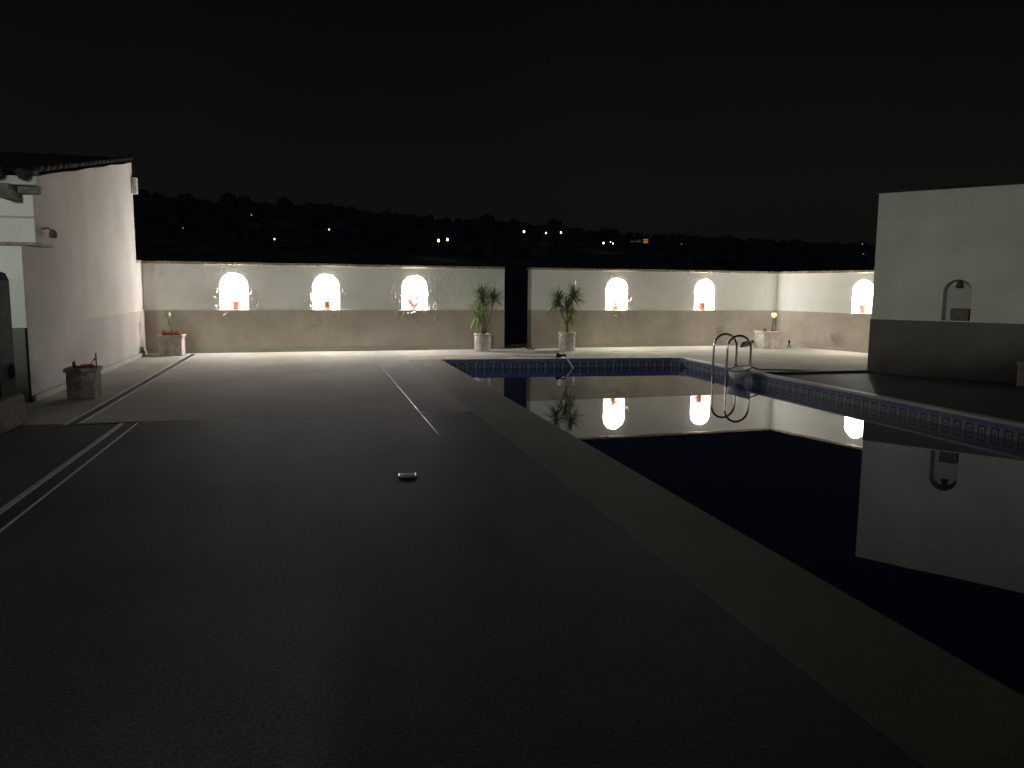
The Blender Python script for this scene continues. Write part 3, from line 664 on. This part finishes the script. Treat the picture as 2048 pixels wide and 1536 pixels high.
# leaf net resting on the rim
t_ = thing('leaf_net', 'pale pool leaf net hanging over the edge beside the ladder', 'leaf net', (8.05, 13.62, .06))
hp = [(.20*math.cos(a*math.pi/14), .24*math.sin(a*math.pi/14), .05*math.cos(a*math.pi/14)) for a in range(29)]
MB().tube(hp, .009, n=8, cap=False).build('hoop', HOOP, t_)
mb = MB(); idx = {}
for j in range(9):
    f = j/8
    for k in range(28):
        a = k*math.pi/14; r = math.cos(f*math.pi/2)**.6
        idx[j, k] = len(mb.v); mb.v.append((.20*r*math.cos(a), .24*r*math.sin(a), .05*r*math.cos(a)-.235*f+.012*noise.noise((k*.9, j*.8, 1))))
for j in range(8):
    for k in range(28): mb.f.append((idx[j, k], idx[j, (k+1) % 28], idx[j+1, (k+1) % 28], idx[j+1, k])); mb.m.append(0); mb.uv.append(None); mb.sm.append(True)
mb.build('net_bag', NET, t_)
MB().tube([(.20, 0, .05), (.42, -.02, -.02), (2.5, .02, -.095)], .013, n=8).build('handle', GREYW, t_)
# steel skimmer frame in the floor
t_ = thing('floor_fitting', 'small shiny rectangular steel fitting set in the dark deck', 'floor fitting', (.745, 6.50, 0), -.10)
mb = MB(); mb.box((-.072, .034, 0), (.072, .045, .014)); mb.box((-.072, -.055, 0), (.072, -.040, .010)); mb.box((-.075, -.055, 0), (-.064, .048, .016)); mb.box((.064, -.055, 0), (.075, .048, .016)); mb.build('frame', ALU, t_, bevel=.002)
mb = MB(); mb.tube([(-.062, -.03, .006), (0, -.028, .016), (.062, -.03, .006)], .012, n=10); mb.box((-.064, -.04, .001), (.064, .034, .004)); mb.build('cover', ALU, t_)
# hose end at the far pool edge
t_ = thing('hose_end', 'dark hose fitting with a pale pipe dipping into the far pool edge', 'hose', (5.50, 17.05, 0))
mb = MB(); mb.ball((-.06, .06, .05), .055, n=8, sq=(1, .8, 1), jit=.2); mb.ball((.06, .0, .04), .05, n=8, jit=.2); mb.tube([(-.10, .05, .03), (.0, .02, .05), (.10, -.03, .02)], .03, n=8); mb.build('fitting', BLACKW, t_)
MB().tube([(.02, -.05, .02), (.09, -.20, -.02), (.24, -.34, -.30)], .022, n=8).build('pipe', WPLAST, t_)
MB().tube([(-.08, .05, .02), (-.3, .25, .012), (-.7, .32, .012), (-1.0, .5, .012)], .006, n=6).build('hose', GREYW, t_)
# bits on the threshold of the gap
for k in range(5):
    x = 4.98+k*.13; o = MB().ball((0, 0, 0), .03+.015*(k % 3), n=6, sq=(1.6, 1, .6), jit=.35).build('stone_chip', STONE if k < 3 else IRON)
    o.location = (x, 19.45-.07*(k % 2), .015)
    tag(o, ('pale stone chip at the left of the threshold in the dark gap', 'second small pale chip on the threshold of the dark gap', 'largest pale stone chip in the middle of the dark gap threshold', 'small brown chip right of the middle on the gap threshold', 'brown chip at the right end of the gap threshold')[k], 'stone chip', 'loose chips on the threshold of the gap')
tag(MB().box((4.75, 19.62, -.1), (5.65, 20.3, .012)).build('threshold', COPE), kind='structure')
t_ = tag(MB().box((4.82, 22.0, -2.5), (5.32, 22.4, 1.02)).build('stone_pillar', GREYW, bevel=.03), 'dim grey pillar standing behind the dark gap in the wall', 'pillar')
# ornament and coil
t_ = thing('garden_ornament', 'small dark long-legged ornament at the foot of the wall, right of the pale planter', 'ornament', (12.72, 19.0, 0))
mb = MB(); mb.tube([(-.05, 0, 0), (0, 0, .10), (.0, 0, .13)], .012, n=6); mb.tube([(.06, 0, 0), (.01, 0, .10)], .012, n=6); mb.ball((.0, 0, .17), .035, n=8, sq=(.9, .8, 1.7)); mb.build('body', BLACKW, t_)
t_ = thing('hose_coil', 'dark heap of garden hose left of the pale far right planter', 'hose', (11.60, 19.35, 0))
mb = MB()
for k in range(4): mb.tube([(.17*math.cos(a*.45)+.02*k, .10*math.sin(a*.45), .02+k*.035+.05*(math.cos(a*.45)+1)*.6) for a in range(15)], .014, n=6)
mb.build('hose_loops', BLACKW, t_)

# ------------------------------------------------------------ unseen, behind the camera: added lamp, glow panel and light-blocking panels
t_ = thing('unseen_front', 'unseen front added behind the viewpoint to hold lamps and block light', 'house', (0, -4.4, 0))
MB().box((-12, -.3, 0), (16, 0, 6.5)).build('wall', DADOD, t_)  # unseen wall, kept dark so it bounces little light
MB().box((-14, 3.25, 2.70), (18, 3.40, 2.86)).build('light_block_edge', FASC, t_)  # added out of view; cuts the high lamp's light off low down
MB().box((-.14, 1.1, 0), (6.2, 1.35, 2.6)).build('light_cut_wall', DADOD, t_); MB().box((-.14, 1.351, 0), (.12, 2.3, 2.6)).build('light_cut_wall', DADOD, t_)  # added out of view; cuts the low lamp's light off on the right
MB().box((-14, .0, 2.62), (18, 3.25, 2.70)).build('light_block_slab', FASC, t_)  # unseen slab added behind the light-blocking edge
fw = MB().box((-4.2, .002, .9), (-2.6, .03, 2.1)).build('glow_frame', FASC, t_); MB().box((-4.1, .031, 1.0), (-2.7, .036, 2.0)).build('glow_panel', WARMGLOW, fw)  # added glowing panel, spills faint warm light on the near deck
t_ = thing('added_lamp_high', 'lamp added out of view behind the viewpoint to light the house front', 'lamp', (-4.2, -4.3, 3.42))
MB().lathe([(.001, .12), (.08, .10), (.10, .06), (.001, .06)], n=14).build('lamp_hood', IRON, t_)
MB().ball((0, 0, .0), .03, n=10).build('bulb', BULB, t_)
point('added_light_high', (0, .3, .0), FILL_W, (.90, 1., .92), .10, t_)  # added light for the house front and the right building

# ------------------------------------------------------------ far lamps and a lit house on the hillside
def hillY(sx, sz, hh):
    best = 200
    for y in range(110, 620, 2):
        if terrain(sx*y, y)+hh >= 1.6+sz*y: return y
        best = y
    return best
LAMPS = [(-.0436, .0550, 6, LCOOL, .34, 'white street lamp low on the hillside, leftmost bright one'),
         (.0209, .0681, 6, LORNG, .36, 'single orange street lamp on the hillside above the middle niche'),
         (.1563, .0579, 6, LWARM, .55, 'left lamp of the bright warm pair over the left wall'),
         (.1678, .0595, 6, LWARM, .50, 'right lamp of the bright warm pair over the left wall'),
         (.2687, .0721, 6, LCOOL, .55, 'brightest white lamp on the hill above the dark gap'),
         (.2986, .0710, 6, LCOOL, .36, 'middle small white lamp right of the dark gap on the hill'),
         (.3193, .0722, 6, LCOOL, .42, 'rightmost of the three white hill lamps above the gap'),
         (.3792, .0599, 5, LWARM, .40, 'warm lamp left of the lit far house'),
         (.3892, .0614, 5, LCOOL, .26, 'upper tiny white lamp beside the lit far house'),
         (.3928, .0595, 5, LWARM, .28, 'lower tiny lamp beside the lit far house'),
         (.7827, .0676, 6, LDIM, .30, 'upper faint lamp by the edge of the grey building'),
         (.7855, .0532, 6, LDIM, .28, 'lower faint lamp by the edge of the grey building'),
         (-.0692, .0827, 6, LDIM, .34, 'faint teal lamp high on the left of the hill'),
         (-.1463, .0653, 6, LDIM, .26, 'very faint lamp nearest the tall house wall'),
         (.4933, .0611, 6, LDIM, .22, 'faint lone lamp right of the lit far house')]
for sx, sz, hh, m, r, lab in LAMPS:
    y = hillY(sx, sz, hh); zl = 1.6+sz*y; zb = terrain(sx*y, y)
    t_ = thing('street_lamp', lab, 'street lamp', (sx*y, y, zb), 0, 'lamps on the far hillside')
    MB().tube([(0, 0, -1), (0, 0, zl-zb-.3)], .07, n=6).build('pole', IRON, t_)
    MB().ball((0, 0, zl-zb), r*y/400, n=10, sq=(1, 1, 1.25)).build('lamp_head', m, t_)
y = hillY(.43, .063, 4); zb = terrain(.43*y, y)
t_ = thing('far_house', 'low far house with an orange lit end on the hillside', 'house', (.43*y, y, zb)); k = y/400
MB().box((-6*k, 0, -3), (6*k, 8, 3.6*k)).build('wall', GROUNDM, t_)
MB().box((-6.3*k, -.5, 3.6*k), (6.3*k, 8.5, 4.0*k)).build('roof', ROOF, t_)
z0 = 1.6+.0625*y-zb
MB().box((2.6*k, -.06, z0-.5*k), (5.4*k, -.01, z0+1.6*k)).build('lit_bay', LITW, t_)
MB().box((-1.6*k, -.06, z0-.1*k), (1.2*k, -.01, z0+1.0*k)).build('lit_bay', LITG, t_)
MB().box((-5.0*k, -.06, z0-.1*k), (-2.4*k, -.01, z0+.7*k)).build('lit_bay', LITG, t_)

t_ = thing('added_lamp_low', 'lamp added out of view behind the viewpoint to light the near terrace', 'lamp', (-.21, -4.0, 2.3))
MB().lathe([(.001, .26), (.02, .25), (.02, .08), (.07, .06), (.001, .05)], n=14).build('lamp_hood', IRON, t_)
MB().ball((0, 0, .0), .03, n=10).build('bulb', BULB, t_)
point('added_light_low', (0, .10, -.02), 400, (.98, 1., .93), .05, t_)  # added light for the near left of the deck
